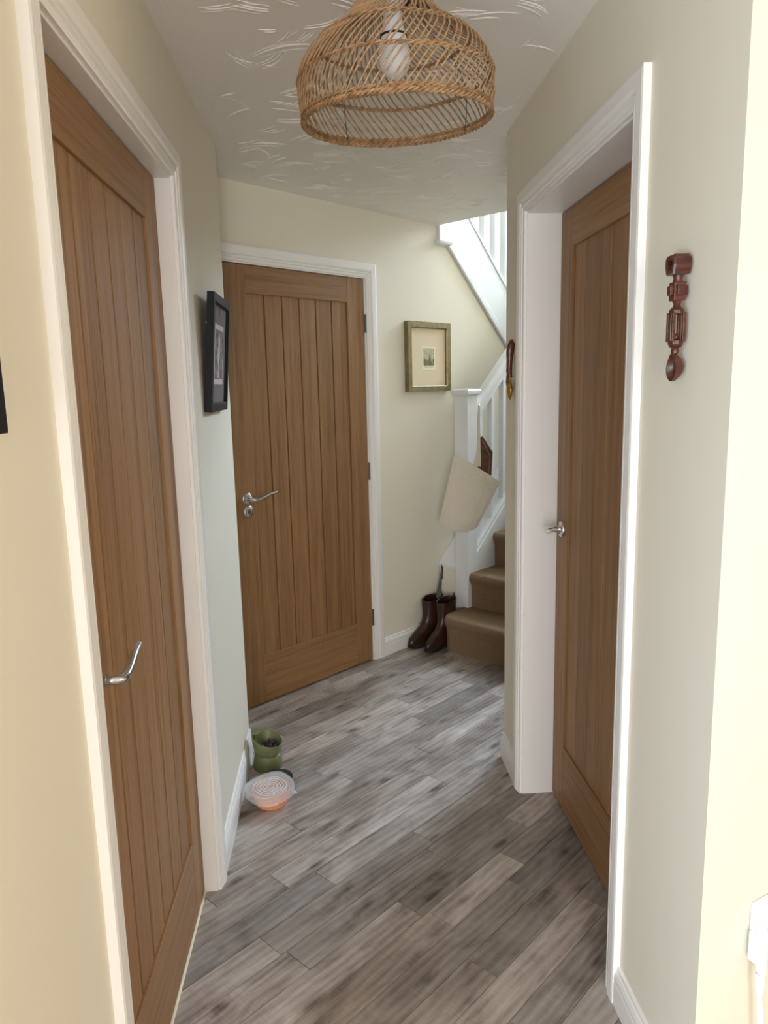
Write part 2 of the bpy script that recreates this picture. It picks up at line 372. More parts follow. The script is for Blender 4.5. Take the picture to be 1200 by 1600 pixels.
# ------------------------------------------------------------------ floor
fl = empty('floor', FR_F[0], TH, 'grey-brown wood plank floor laid at an angle', 'floor', kind='structure')
b = MB().box(-5.2, S_END, -7.6, 1.05, -.06, -.006); b.build('floor_base', JOINT, fl)
PWID = .0932
def fs(px, py): return (px, py)
# joints read off the floor: (distance n of the row's lower seam, s of joint, tone left, tone right)
JOINTS = [(1.2897, 1.057, 1.18, .80), (1.197, 1.394, 1.16, .80), (1.1024, 1.774, 1.20, .82), (1.1024, 1.42, .95, 1.2),
          (2.127, 2.42, 1.17, .92), (1.735, 2.12, .90, 1.15), (1.848, 1.77, 1.05, .76), (1.57, 1.985, 1.10, .86), (1.383, 1.04, 1.0, .72)]
rows = {}
for n_, s_, tl, tr in JOINTS: rows.setdefault(round((n_-1.197)/PWID), []).append((s_, tl, tr))
pm = {}
def plank(s0, s1, n0, tone):
    L_ = round((s1-s0)-.0012, 3)
    if L_ not in pm:
        W2 = (PWID-.0014)/2; c_ = .0006; h = L_/2
        ring = lambda z, i: [(-h+i, -W2+i, z), (h-i, -W2+i, z), (h-i, W2-i, z), (-h+i, W2-i, z)]
        pm[L_] = MB().loft([ring(-.0055, 0), ring(-c_, 0), ring(0, c_)]).mesh('plank')
    o = link('plank', pm[L_], PLANK, fl, loc=((s0+s1)/2, n0+PWID/2-FOFF, 0))
    wm = random.uniform(-.02, .02); o.color = (tone*(1+wm), tone, tone*(1-wm), 1)
for k in range(-34, 16):
    n0 = 1.197+k*PWID
    t_hi = FOFF-n0
    smin, smax = -2.9, 3.4
    # keep to the floor that lies inside the walls
    js = sorted(rows.get(k, []))
    if js:
        cuts = [(js[0][0]-random.uniform(.55, .95), None)]
        pts = [js[0][0]]
        for q in js[1:]: pts.append(q[0])
        lo, hi = pts[0], pts[-1]; left = []; right = []
        while lo > smin: lo -= random.uniform(.55, 1.0); left.append(lo)
        while hi < smax: hi += random.uniform(.55, 1.0); right.append(hi)
        allc = sorted(left)+pts+right
        tones = {}
        for (s_, tl, tr) in js:
            i = allc.index(s_); tones[i-1] = tl; tones[i] = tr
    else:
        lo = smin-random.uniform(0, .8); allc = [lo]
        while lo < smax: lo += random.choice((.42, .6, .75, .95)); allc.append(lo)
        tones = {}
    for i in range(len(allc)-1):
        s0, s1 = max(allc[i], smin), min(allc[i+1], smax)
        if s1-s0 < .03: continue
        c = D*((s0+s1)/2)+N*(n0+PWID/2)
        pts3 = [D*(s0+(s1-s0)*f_)+N*(n0+PWID/2) for f_ in (0, .25, .5, .75, 1)]
        def inside(p):
            if p.y < -1.75 or p.x < -1.4 or (p.x < XL-.3 and p.y > .5): return False
            return (p.x < XR+.2 or p.y < Y_RCOR+.1 or (p.y > 2.5 and FOFF-p.dot(N) < tc+.1)) and p.x < 2.3
        if not any(inside(p) for p in pts3): continue
        tone = tones.get(i, random.choice((.66, .80, .90, .97, 1.0, 1.06, 1.2)))
        plank(s0, s1, n0, tone)
# plain floor of the side room
wbox('floor_side_room', -2.2, XL-.1, .6, 2.6, -.004, .001, 'pale floor of the room behind the left door', mat('pale_floor', srgb(230, 214, 180), .6), 'floor')

# ------------------------------------------------------------------ doors and trims
CASE = [(0, 0), (0, .008), (.004, .0095), (.012, .0098), (.015, .0138), (.020, .0142), (.0225, .0112), (.025, .0112), (.0275, .0155), (.036, .0178), (.060, .0180), (.066, .0165), (.066, 0)]
def trim(name, fr, u, depth, label, yback):
    r = empty(name, fr[0], fr[1], label, 'door frame', kind='structure')
    i0, i1, zi = u-GAP-.006, u+DW+GAP+.006, DTOP+GAP+.006
    MB().loft([[(i0-a, -b, 0) for a, b in CASE], [(i0-a, -b, zi+a) for a, b in CASE]]).build('architrave_leg', TRIM, r)
    MB().loft([[(i0-a, -b, zi+a) for a, b in CASE], [(i1+a, -b, zi+a) for a, b in CASE]]).build('architrave_head', TRIM, r)
    MB().loft([[(i1+a, -b, zi+a) for a, b in CASE], [(i1+a, -b, 0) for a, b in CASE]]).build('architrave_leg', TRIM, r)
    j0, j1, zj = u-GAP, u+DW+GAP, DTOP+GAP
    MB().box(j0-LIN, j0, 0, yback, 0, zj).build('jamb', TRIM, r, bevel=.001)
    MB().box(j1, j1+LIN, 0, yback, 0, zj).build('jamb', TRIM, r, bevel=.001)
    MB().box(j0-LIN, j1+LIN, 0, yback, zj, zj+LIN).build('head_lining', TRIM, r, bevel=.001)
    st = depth+.041
    if yback-st > .01:
        MB().box(j0, j0+.012, st, yback, 0, zj).build('door_stop', TRIM, r); MB().box(j1-.012, j1, st, yback, 0, zj).build('door_stop', TRIM, r)
        MB().box(j0+.012, j1-.012, st, yback, zj-.012, zj).build('door_stop', TRIM, r)
    return r
r_ = trim('trim_1', FR_L, U_L, YD_L, 'white moulded frame round the nearest left door', .12)
MB().box(U_L, U_L+DW, YD_L-.004, YD_L+.05, 0, .006).build('threshold_strip', mat('pale_threshold', srgb(246, 236, 200), .3), r_, bevel=.001)
trim('trim_2', FR_R, U_R, YD_R, 'white moulded frame with deep lining round the right door', .155)
trim('trim_3', FR_F, U_F, YD_F, 'white moulded frame round the far angled door', .09)

def lever_handle():
    rose = MB().loft([[(r*cos(2*pi*j/28), y, r*sin(2*pi*j/28)) for j in range(28)] for r, y in ((.026, 0), (.026, -.006), (.0235, -.0085), (.012, -.0088), (.0105, -.012), (.0105, -.030))]).mesh('rose', True)
    pts = [(0, -.012, 0), (0, -.034, 0), (.003, -.046, -.001), (.012, -.053, -.003), (.030, -.055, -.002), (.055, -.055, .004), (.080, -.054, .012), (.105, -.053, .017), (.128, -.052, .018)]
    rad = [.0095, .0095, .0100, .0105, .0100, .0095, .0090, .0088, .0080]
    lev = MB().tube(pts, rad, 12, flat=(.85, .8)).mesh('lever', True)
    return rose, lev
ROSE, LEVER = lever_handle()
STW = .1145; PZ0, PZ1 = .235, 1.872
def door_meshes():
    H_ = DTOP-DBOT
    d = {}
    ch = .003
    def rect(x0, x1, z0, z1, y0=0, y1=.040):
        b = MB(); R_ = lambda y, i: [(x0+i, y, z0+i), (x1-i, y, z0+i), (x1-i, y, z1-i), (x0+i, y, z1-i)]
        return b.loft([R_(y1, 0), R_(y0+.0015, 0), R_(y0, .0015)])
    d['stile'] = rect(0, STW, DBOT, DTOP).mesh('stile')
    d['top_rail'] = rect(STW+.0004, DW-STW-.0004, PZ1, DTOP).mesh('top_rail')
    d['bottom_rail'] = rect(STW+.0004, DW-STW-.0004, DBOT, PZ0).mesh('bottom_rail')
    bw = (DW-2*STW)/6
    p = [(0, .03), (0, .018), (.0034, .018), (.0035, .0085), (.0046, .0070), (bw-.0046, .0070), (bw-.0035, .0085), (bw-.0034, .018), (bw, .018), (bw, .03)]
    d['board'] = MB().prism([(x, y) for x, y in p], 'z', PZ0-.0, PZ1).mesh('board')
    d['bw'] = bw
    return d
DM = door_meshes()
def door(name, fr, u, yd, label, lock=False):
    base = Matrix.Rotation(fr[1], 4, 'Z') @ Vector((u, yd, 0)) + Vector(fr[0])
    r = empty(name, base, fr[1], label, 'door', kind='structure')
    link('stile', DM['stile'], OAK, r); link('stile', DM['stile'], OAK, r, loc=(DW-STW, 0, 0))
    link('top_rail', DM['top_rail'], OAKH, r); link('bottom_rail', DM['bottom_rail'], OAKH, r)
    for k in range(6): link('board', DM['board'], OAK, r, loc=(STW+k*DM['bw'], 0, 0))
    h = link('handle_rose', ROSE, STEEL, r, loc=(.062, 0, .985), smooth=True)
    h['label'] = 'round satin chrome handle plate'
    l = link('lever', LEVER, STEEL, h, smooth=True); l['label'] = 'curved satin chrome lever'
    if lock:
        e = MB().loft([[(r_*cos(2*pi*j/28), y, r_*sin(2*pi*j/28)) for j in range(28)] for r_, y in ((.026, 0), (.026, -.006), (.0235, -.0085), (.010, -.0086), (.009, -.005))]).build('lock_plate', STEEL, r, True, loc=(.066, 0, .926))
        MB().box(-.0035, .0035, -.011, -.005, -.011, .011).build('thumb_turn', HINGE, e, bevel=.001)
    for z in ((.24, 1.03, 1.775) if lock else ()):
        MB().tube([(DW+.004, -.004, z-.045), (DW+.004, -.004, z+.045)], .0055, 10).build('hinge', HINGE, r, True)
    return r
door('door_1', FR_L, U_L, YD_L, 'nearest oak door on the left with boarded panel')
door('door_2', FR_R, U_R, YD_R, 'oak door set deep in the right wall')
door('door_3', FR_F, U_F, YD_F, 'far oak door on angled wall with round lock plate', True)

SK = [(0, 0), (-.015, 0), (-.015, .060), (-.0135, .064), (-.0150, .068), (-.0145, .076), (-.011, .086), (-.0075, .090), (-.0070, .097), (0, .100)]
def skirt(name, fr, segs, label):
    r = empty(name, fr[0], fr[1], label, 'skirting board', kind='structure')
    for x0, x1 in segs: MB().prism(SK, 'x', x0, x1).build('skirting_length', TRIM, r)
co = GAP+.006+.066
skirt('baseboard_left', FR_L, [(.40, U_L-co), (U_L+DW+co, Y_LEND)], 'white moulded skirting along the left wall')
skirt('baseboard_right', FR_R, [(-Y_REND, U_R-co), (U_R+DW+co, -Y_RCOR)], 'white moulded skirting along the right wall')
skirt('baseboard_far', FR_F, [(1.657, U_F-co), (U_F+DW+co, 3.295)], 'white moulded skirting along the angled far wall')
skirt('baseboard_near', ((XR, Y_RCOR, 0), NA), [(0, 1.70)], 'white moulded skirting round the near right corner')

# ------------------------------------------------------------------ stairs
RISE, GO, NS0 = .2, .235, 3.05
st = empty('staircase', FR_F[0], TH, 'carpeted lower stairs with white newel and balusters', 'staircase')
def step_prof(k):
    z = RISE*k; n_ = NS0+GO*(k-1); z0 = RISE*(k-1)
    p = [(n_+GO+.03, z0), (n_+.025, z0), (n_+.022, z-.075), (n_+.012, z-.055)]
    for i in range(7):
        a = radians(200-110*i/6); p.append((n_+.026+.026*cos(a), z-.026+.026*sin(a)))
    p += [(n_+GO+.03, z)]
    return p
T_IN, T_OUT = .222, tc-.002
for k in range(1, 8):
    prof = step_prof(k)
    t0 = .196 if k == 1 else T_IN
    if k == 7: prof[0] = (S_END-.001, prof[0][1]); prof[-1] = (S_END-.001, prof[-1][1])
    if k == 1:                                   # rounded free end
        rings = []
        for i in range(7):
            a = radians(90*i/6); t_ = t0+.06*(1-sin(a)); sh = .06*(1-cos(a))
            rings.append([(s_+sh*max(0, 1-(s_-NS0)/.2), -t_, z_) for s_, z_ in prof])
        rings = rings[::-1]+[[(s_, -T_OUT, z_) for s_, z_ in prof]]
        MB().loft(rings).build('carpeted_step', CARPET, st, True)
    else:
        MB().prism([(s_, z_) for s_, z_ in prof], 'y', -T_OUT, -t0).build('carpeted_step', CARPET, st, True)
NW = .090; NS, NT = 3.276, .133
nwl = MB().box(NS, NS+NW, -NT-NW, -NT, .0, 1.40).build('newel_post', STAIRW, st, bevel=.003)
cp = []
for q, z in ((-.004, 1.398), (.010, 1.404), (.016, 1.412), (.016, 1.428), (.010, 1.436), (-.03, 1.440)):
    cp.append([(NS-q, -NT-NW-q, z), (NS+NW+q, -NT-NW-q, z), (NS+NW+q, -NT+q, z), (NS-q, -NT+q, z)])
MB().loft(cp).build('newel_cap', STAIRW, nwl)
TB = NT+NW/2                                      # centre plane of the balustrade
SLO = RISE/GO
def zstr(s): return .518+SLO*(s-3.377)
def zrail(s): return 1.425+SLO*(s-3.52)           # middle of the handrail
S_HI = 4.50
def raked(fn, lo, hi, s0, s1, t0, t1, name, material, parent, bevel=.002):
    return MB().prism([(s0, fn(s0)+lo), (s1, fn(s1)+lo), (s1, fn(s1)+hi), (s0, fn(s0)+hi)], 'y', -t1, -t0).build(name, material, parent, bevel=bevel)
raked(zstr, -.33, 0, NS+NW, S_HI, TB-.02, T_IN-.001, 'outer_string', STAIRW, st)
raked(zstr, .0, .022, NS+NW, S_HI, TB-.030, TB+.034, 'string_capping', STAIRW, st)
hr = raked(zrail, -.022, .045, NS+NW, S_HI, TB-.032, TB+.032, 'handrail', STAIRW, st, .012)
raked(zrail, -.055, -.022, NS+NW, S_HI, TB-.022, TB+.022, 'rail_moulding', STAIRW, hr)
for i in range(9):
    s_ = 3.445+i*.118
    MB().box(s_-.016, s_+.016, -TB-.016, -TB+.016, zstr(s_)+.01, zrail(s_)-.045).build('baluster', STAIRW, st, bevel=.002)
MB().box(4.50, 4.59, -NT-NW, -NT, .9, 2.35).build('landing_newel', STAIRW, st, bevel=.003)
# raked boxing between the string and the wall, with the panel below it
SK0 = 3.297
def zbox(s): return .44+SLO*(s-SK0)
raked(zbox, -.020, 0, SK0-.012, 4.45, .001, NT-.001, 'gap_cover', STAIRW, st)
MB().prism([(SK0, .0), (4.45, .0), (4.45, zbox(4.45)-.02), (SK0, zbox(SK0)-.02)], 'y', -NT+.004, -.001).build('gap_panel', WALL, st)

us = empty('upper_staircase', FR_F[0], TH, 'white upper stair string with balusters seen through the ceiling opening', 'staircase')
US1 = 4.42
dn = MB().box(3.300, 3.388, -.022, .066, 2.246, 3.45).build('drop_newel', STAIRW, us, bevel=.002)
cp = []
for q, z in ((.012, 2.248), (.014, 2.240), (.010, 2.228), (-.004, 2.222)):
    cp.append([(3.300-q, -.022-q, z), (3.388+q, -.022-q, z), (3.388+q, .066+q, z), (3.300-q, .066+q, z)])
MB().loft(cp).build('newel_drop_cap', STAIRW, dn)
MB().prism([(3.388, zs_low(3.388)+.055), (US1, zs_low(US1)+.055), (US1, zs_top(US1)), (3.388, zs_top(3.388))], 'y', -.012, .030).build('string_board', STAIRW, us, bevel=.002)
MB().prism([(3.372, zs_low(3.372)), (US1, zs_low(US1)), (US1, zs_low(US1)+.055), (3.372, zs_low(3.372)+.055)], 'y', -.020, -.0005).build('string_bead', STAIRW, us, bevel=.005)
raked(zs_top, 0, .020, 3.388, US1, -.062, .018, 'string_capping', STAIRW, us)
def zur(s): return zs_top(s)+.86
for i in range(9):
    s_ = 3.448+i*.109
    MB().box(s_-.0205, s_+.0205, .003, .044, zs_top(s_)+.01, zur(s_)-.01).build('baluster', STAIRW, us, bevel=.003)
raked(zur, -.02, .045, 3.388, US1, -.055, .009, 'handrail', STAIRW, us, .012)
for k in range(6):                                # treads behind the string
    s1 = 4.42-.188*k; MB().box(s1-.22, s1, .031, 1.04, 1.42+.19*k, 1.62+.19*k-.002).build('carpeted_step', CARPET, us)
for ch in us.children:
    pass

# ------------------------------------------------------------------ pendant shade
PC = Vector((.1425, 1.545, 0)); RZ = 1.978; RR = .183
pend = empty('pendant_lamp', (PC.x-.011, PC.y-.020, ZC), 0, 'woven rattan pendant lamp hanging from the ceiling', 'pendant lamp', rot=(radians(3.4), radians(-1.9), 0))
dz = RZ-ZC
PROF = [(.183, 0), (.188, .03), (.190, .062), (.186, .085), (.177, .105), (.162, .125), (.140, .142), (.114, .158), (.092, .175), (.076, .195), (.064, .22), (.054, .25), (.046, .28), (.042, .301)]
def prof_r(z):
    for (r0_, z0_), (r1_, z1_) in zip(PROF, PROF[1:]):
        if z <= z1_: f_ = (z-z0_)/(z1_-z0_); return r0_+(r1_-r0_)*f_
    return PROF[-1][0]
canes = []
rc = random.Random(5)
for v in range(4):
    b = MB(); tw = 4.4; pts = []
    for i in range(19):
        z = .300*i/18; th = tw*(z+.9*max(0, z-.13)**1.3)+rc.uniform(-.006, .006); r_ = prof_r(z)+rc.uniform(-.0008, .0008)
        pts.append((r_*cos(th), r_*sin(th), z))
    canes.append(b.tube(pts, .0018, 6).mesh('cane', True))
NC = 78
for i in range(NC):
    a = 2*pi*(i//2)/(NC/2)+(.066 if i % 2 else -.002)+rc.uniform(-.014, .014)
    link('cane', canes[i % 4], RATTAN, pend, loc=(0, 0, dz), rot=(0, 0, a), smooth=True)
def rope(z, R_, n_str, amp, rad, turns, name, wob=0.):
    b = MB()
    for k in range(n_str):
        pts = []
        for i in range(160):
            a = 2*pi*i/160; q = turns*a+2*pi*k/n_str
            pts.append(((R_+amp*cos(q))*cos(a), (R_+amp*cos(q))*sin(a), z+amp*sin(q)+wob*sin(3*a+1)))
        b.tube(pts, rad, 6, cyc=True)
    return b.build(name, RATTAN_D, pend, True, loc=(0, 0, dz))
rope(.001, RR, 3, .0040, .0029, 34, 'rim_braid'); rope(.010, RR+.001, 2, .0024, .0021, 40, 'rim_braid')
rope(.072, prof_r(.072), 2, .0028, .0022, 36, 'woven_band', .002); rope(.136, prof_r(.136), 2, .0024, .0020, 28, 'woven_band', .002)
rope(.298, prof_r(.298), 2, .004, .003, 20, 'top_ring')
for k in range(4):
    a = .55+k*pi/2
    MB().tube([((prof_r(z)-.006)*cos(a), (prof_r(z)-.006)*sin(a), z) for z in [.3*i/14 for i in range(15)]], .0009, 5).build('frame_wire', WIRE, pend, True, loc=(0, 0, dz))
b = MB().tube([(.032*cos(2*pi*i/24), .032*sin(2*pi*i/24), .205) for i in range(24)], .0022, 5, cyc=True)
b.build('fitting_ring', WIRE, pend, True, loc=(0, 0, dz))
for k in range(3):
    a = 2*pi*k/3+.4
    MB().tube([(.032*cos(a), .032*sin(a), .205), ((prof_r(.25)-.003)*cos(a), (prof_r(.25)-.003)*sin(a), .252)], .0016, 5).build('fitting_arm', WIRE, pend, True, loc=(0, 0, dz))
lh = MB().lathe([(.008, .300), (.014, .285), (.020, .275), (.020, .215), (.024, .212), (.024, .200), (.018, .196)], 24).build('lampholder', WPLAST, pend, True, loc=(0, 0, dz))
MB().lathe([(.014, .198), (.017, .185), (.020, .165), (.027, .135), (.0285, .130)], 24).build('bulb_base', WPLAST, pend, True, loc=(0, 0, dz))
MB().lathe([(.0285, .130), (.0305, .118), (.0305, .106), (.027, .090), (.019, .079), (.008, .074), (.001, .073)], 24).build('bulb_dome', BULBW, pend, True, loc=(0, 0, dz))
MB().tube([(.0245*cos(2*pi*i/24), .0245*sin(2*pi*i/24), .148) for i in range(24)], .0022, 6, cyc=True).build('shade_ring', SOLE, pend, True, loc=(0, 0, dz))
MB().tube([(0, 0, -.03), (0, 0, dz+.298)], .0035, 8).build('cord', WPLAST, pend, True)
MB().lathe([(.045, 0), (.045, -.010), (.035, -.024), (.010, -.032), (.004, -.034)], 28).build('ceiling_rose', WPLAST, pend, True)

# ------------------------------------------------------------------ pictures
def frame_piece(w_, h_, fw_, dep, name, material, parent):
    prof = [(0, 0), (0, -dep), (fw_*.85, -dep), (fw_, -dep*.8), (fw_, 0)]
    b = MB()
    cor = [(0, 0, 1, 1), (w_, 0, -1, 1), (w_, h_, -1, -1), (0, h_, 1, -1)]
    rings = [[(cx+sx*a, y, cz+sz*a) for a, y in prof] for cx, cz, sx, sz in cor]
    rings.append(rings[0]); b.loft(rings, caps=False)
    return b.build(name, material, parent)
# left wall picture, leaning out at the top
PL0, PLZ = 2.268, 1.400; PWd, PHt = .335, .355
tilt = math.atan2(.030, PHt)
base = Vector((XL+.001, PL0, PLZ))
pl = empty('framed_print', base, 0, 'black framed grey print leaning from the left wall beside the far door', 'picture', rot=(tilt, 0, pi/2))
frame_piece(PWd, PHt, .028, .022, 'picture_frame', BLACK, pl)
MB().box(.02, PWd-.02, -.008, -.002, .02, PHt-.02).build('backing', BLACK, pl)
mt = MB().box(.028, PWd-.028, -.012, -.008, .028, PHt-.028).build('mount', GREYM, pl)
MB().box(.085, PWd-.075, -.0130, -.012, .085, PHt-.085).build('print_border', PINKISH, mt)
pr = MB().box(.097, PWd-.087, -.0140, -.0130, .101, PHt-.101).build('print', PRINT, mt)
MB().prism([(.150, .105), (.170, .105), (.168, .140), (.184, .170), (.180, .205), (.186, .225), (.170, .245), (.152, .236), (.146, .200), (.138, .170), (.152, .140)], 'y', -.0146, -.0140).build('sketched_figure', SKETCH, mt)
MB().tube([(.165, -.0135, PHt-.06), (.165, -.0135, PHt-.028)], .0012, 5).build('drawn_line', INK, mt)
MB().tube([(-.012, -.002, PHt*.74), (.012, -.002, PHt*.74)], .0015, 6).build('hanging_pin', STEEL, pl)
# near left picture, only its corner in view
pn = empty('framed_print', (XL+.001, .44, 1.424), pi/2, 'black picture frame at the left edge of the view', 'picture')
frame_piece(.427, .60, .03, .020, 'picture_frame', BLACK, pn)
MB().box(.028, .40, -.010, -.002, .028, .572).build('mount', GREYM, pn)
# gold frame on the far wall
gf = empty('framed_etching', FW(3.016, .001, 1.428), TH, 'olive gold framed small etching on the far wall', 'picture')
GW, GH = .366, .374
frame_piece(GW, GH, .034, .028, 'picture_frame', GOLD, gf)
mt = MB().box(.03, GW-.03, -.012, -.004, .03, GH-.03).build('mount', MATB, gf)
pp = MB().box(.130, .244, -.0128, -.012, .118, .244).build('print_paper', PAPER, mt)
MB().box(.141, .233, -.0133, -.0128, .140, .235).build('print', ETCH, mt)
b = MB()
for x0, x1, z1 in ((.143, .152, .188), (.153, .160, .180), (.162, .168, .186), (.170, .176, .172), (.178, .185, .178), (.206, .214, .170), (.218, .222, .178), (.224, .231, .186)):
    b.prism([(x0, .141), (x1, .141), (x1, z1-.008), ((x0+x1)/2, z1), (x0, z1-.008)], 'y', -.0137, -.0133)
b.prism([(.187, .141), (.205, .141), (.205, .178), (.196, .206), (.187, .178)], 'y', -.0137, -.0133)
b.build('etched_spires', INK, mt)
MB().box(.146, .226, -.0132, -.0128, .1325, .1345).build('caption_line', INK, mt)

# ------------------------------------------------------------------ carved spoons
sp = empty('carved_love_spoon', (XR-.002, 1.300, 1.462), 0, 'dark red-brown carved wooden spoon with caged ball on the right wall', 'love spoon')
cxs = -.019
def ellring(z, rx, ry, n_=16, cx=0.): return [(cxs+cx+rx*cos(2*pi*j/n_), ry*sin(2*pi*j/n_), z) for j in range(n_)]
# bowl: leaf shape hollowed towards the room
b = MB(); R1 = []; R2 = []
for i in range(13):
    f_ = i/12; z = .001+.050*f_; wv_ = .0200*max(.02, sin(pi*min(1, f_*.97+.015)**.8))**.75
    ring = []
    for j in range(13):
        u = -1+2*j/12; ring.append((cxs+.012-.020*(1-u*u)**.5*sin(pi*max(.05, f_))**.5*-1-.012, wv_*u, z))
    back = [(cxs+.012+.0, 0, 0)]
    outer = [(cxs-.006+.022*max(0, 1-u*u)**.5*sin(pi*max(.04, min(.96, f_)))**.5, wv_*u, z) for u in [-1+2*j/10 for j in range(11)]]
    inner = [(cxs-.006+.015*max(0, 1-u*u)**.5*sin(pi*max(.04, min(.96, f_)))**.5, wv_*u*.86, z) for u in [1-2*j/10 for j in range(11)]]
    R1.append(outer+inner)
b.loft(R1).build('spoon_bowl', SPOONW, sp, True)
MB().loft([ellring(.049, .006, .006), ellring(.054, .0075, .0075), ellring(.058, .006, .006), ellring(.061, .012, .012)]).build('neck', SPOONW, sp, True)
cg = MB().loft([ellring(.060, .010, .010, 8), ellring(.066, .0135, .0135, 8), ellring(.072, .0135, .0135, 8)]).build('cage_foot', SPOONW, sp)
MB().loft([ellring(.118, .0135, .0135, 8), ellring(.124, .0135, .0135, 8), ellring(.129, .009, .009, 8)]).build('cage_head', SPOONW, sp)
for ax, ay in ((1, 1), (1, -1), (-1, 1), (-1, -1)):
    MB().box(cxs+ax*.0095-.003, cxs+ax*.0095+.003, ay*.0095-.003, ay*.0095+.003, .070, .120).build('cage_bar', SPOONW, cg, bevel=.001)
MB().loft([[(cxs+r_*cos(2*pi*j/14), r_*sin(2*pi*j/14), .0775+z) for j in range(14)] for r_, z in ((.001, -.0068), (.004, -.0055), (.0065, -.002), (.0065, .002), (.004, .0055), (.001, .0068))]).build('captive_ball', SPOONW, sp, True)
MB().loft([ellring(.128, .008, .008), ellring(.134, .0055, .0055), ellring(.140, .009, .009)]).build('neck', SPOONW, sp, True)
MB().box(cxs-.011, cxs+.011, -.011, .011, .140, .172).build('collar', SPOONW, sp, bevel=.002)
MB().box(cxs-.0165, cxs+.0165, -.007, .007, .149, .166).build('collar_cross', SPOONW, sp, bevel=.002)
MB().box(cxs-.007, cxs+.007, -.0165, .0165, .149, .166).build('collar_cross', SPOONW, sp, bevel=.002)
MB().loft([ellring(.171, .009, .009), ellring(.178, .0075, .0075), ellring(.184, .010, .010)]).build('neck', SPOONW, sp, True)
b = MB(); out = [(-.019, 0), (-.014, -.0165), (.014, -.0165), (.019, 0), (.018, .012), (.012, .0175), (-.012, .0175), (-.018, .012)]
rings = [[(cxs+dx, q[0]*k_, .2005+q[1]*k_) for q in out] for dx, k_ in ((-.016, .90), (-.013, 1), (.012, 1), (.015, .92), (.015, .45), (-.016, .52), (-.016, .90))]
b.loft(rings, caps=False).build('hanging_loop', SPOONW, sp)
s2 = empty('carved_love_spoon', (XR-.002, 2.565, 1.408), 0, 'slim brown wooden spoon with brass end near the stairs corner', 'love spoon')
MB().tube([(-.012, -.004, .075), (-.016, .002, .100), (-.013, .004, .130), (-.014, 0, .160), (-.010, -.003, .190), (-.009, 0, .205)], [.004, .007, .006, .009, .008, .003], 10, flat=(1, 1.5)).build('spoon_handle', SPOONW, s2, True)
MB().tube([(-.014, .020, .040), (-.016, .028, .062), (-.014, .024, .085), (-.012, .006, .098)], [.004, .006, .005, .004], 8).build('spoon_arm', SPOONW, s2, True)
b = MB(); rr = []
for z, w_, dp in ((.0, .001, .002), (.012, .012, .006), (.030, .022, .009), (.045, .020, .008), (.058, .010, .006), (.078, .006, .005)):
    rr.append([(-.014+dp*cos(2*pi*j/14), w_*sin(2*pi*j/14), z) for j in range(14)])
b.loft(rr).build('brass_end', BRASSY, s2, True)

# ------------------------------------------------------------------ tote bag on the newel
bc = FW(3.235, .290, 0)
bag = empty('tote_bag', (bc.x, bc.y, .65), radians(-10.7), 'cream canvas tote bag hanging from the white newel post', 'bag')
TL, TR = Vector((-.099, .449)), Vector((.147, .286)); BL, BR = Vector((-.188, .067)), Vector((.022, .035))
NU, NV = 15, 13
def bagp(u, v, side):
    top = TL.lerp(TR, u); bot = BL.lerp(BR, u); bot.y -= .040*sin(pi*min(1, u*1.0))**.8
    p = bot.lerp(top, v); e_ = sin(pi*u)**.5
    th_ = (.006+.034*(1-v)**.6*min(1, (v+.02)*6)**.6)*e_
    wr = .0025*sin(9*u+5*v)+.002*sin(14*v-6*u)
    return (p.x, side*th_+wr*(.5 if v > .9 else 1), p.y)
b = MB(); rings = []
for j in range(NV):
    v = j/(NV-1); ring = [bagp(i/(NU-1), v, -1) for i in range(NU)]+[bagp(1-i/(NU-1), v, 1) for i in range(1, NU-1)]
    rings.append(ring)
for j in reversed(range(7, NV)):
    v = j/(NV-1); rings.append([(x, y*.6, z) for x, y, z in ([bagp(i/(NU-1), v, -1) for i in range(NU)]+[bagp(1-i/(NU-1), v, 1) for i in range(1, NU-1)])])
b.loft(rings).build('bag_body', CANVAS, bag, True)
hem = [[Vector(bagp(i/24, vv, -1))+Vector((0, -.0016, 0)) for i in range(25)] for vv in (.905, 1.0)]
b = MB(); 
b.loft([[h0, h1, h1+Vector((0, .002, 0)), h0+Vector((0, .002, 0))] for h0, h1 in zip(*hem)]).build('top_hem', CANVAS, bag)
def ribbon(pts, wdir, hw, name, parent, material):
    b = MB(); rings = []
    for i, p in enumerate(pts):
        p = Vector(p); q = Vector(wdir[i]) if isinstance(wdir, list) else Vector(wdir); 
        h = hw[i] if isinstance(hw, list) else hw
        rings.append([p-q*h+Vector((0, -.0008, 0)), p+q*h+Vector((0, -.0008, 0)), p+q*h+Vector((0, .0008, 0)), p-q*h+Vector((0, .0008, 0))])
    return b.loft(rings).build(name, material, parent)
ribbon([(.077, bagp(.72, .9, -1)[1]-.003, .29), (.035, bagp(.72, .5, -1)[1]-.003, .17), (-.012, bagp(.75, .15, -1)[1]-.003, .045)], (1, 0, .3), .002, 'side_seam', bag, CANVAS)
ribbon([(.020, -.010, .372), (.024, -.012, .40), (.030, -.006, .46), (.030, -.002, .56), (.030, .006, .640), (.032, .018, .704)], (1, 0, 0), [.022, .018, .010, .008, .007, .004], 'strap', bag, CANVAS)
ribbon([(.044, .014, .365), (.042, .014, .42), (.036, .014, .50), (.032, .016, .60), (.031, .020, .700)], (1, 0, 0), [.010, .009, .006, .005, .004], 'strap', bag, CANVAS)
MB().tube([(.032, .014, .700), (.034, .024, .706), (.034, .050, .704)], .004, 8).build('strap_hook', STAIRW, bag, True)
pc = empty('leather_pouch', (bc.x, bc.y, .65), radians(-10.7), 'brown leather pouch sticking out of the canvas tote', 'pouch')
P_ = [(.012, .36), (.022, .455), (.040, .530), (.052, .535), (.106, .448), (.098, .30), (.060, .29), (.03, .30)]
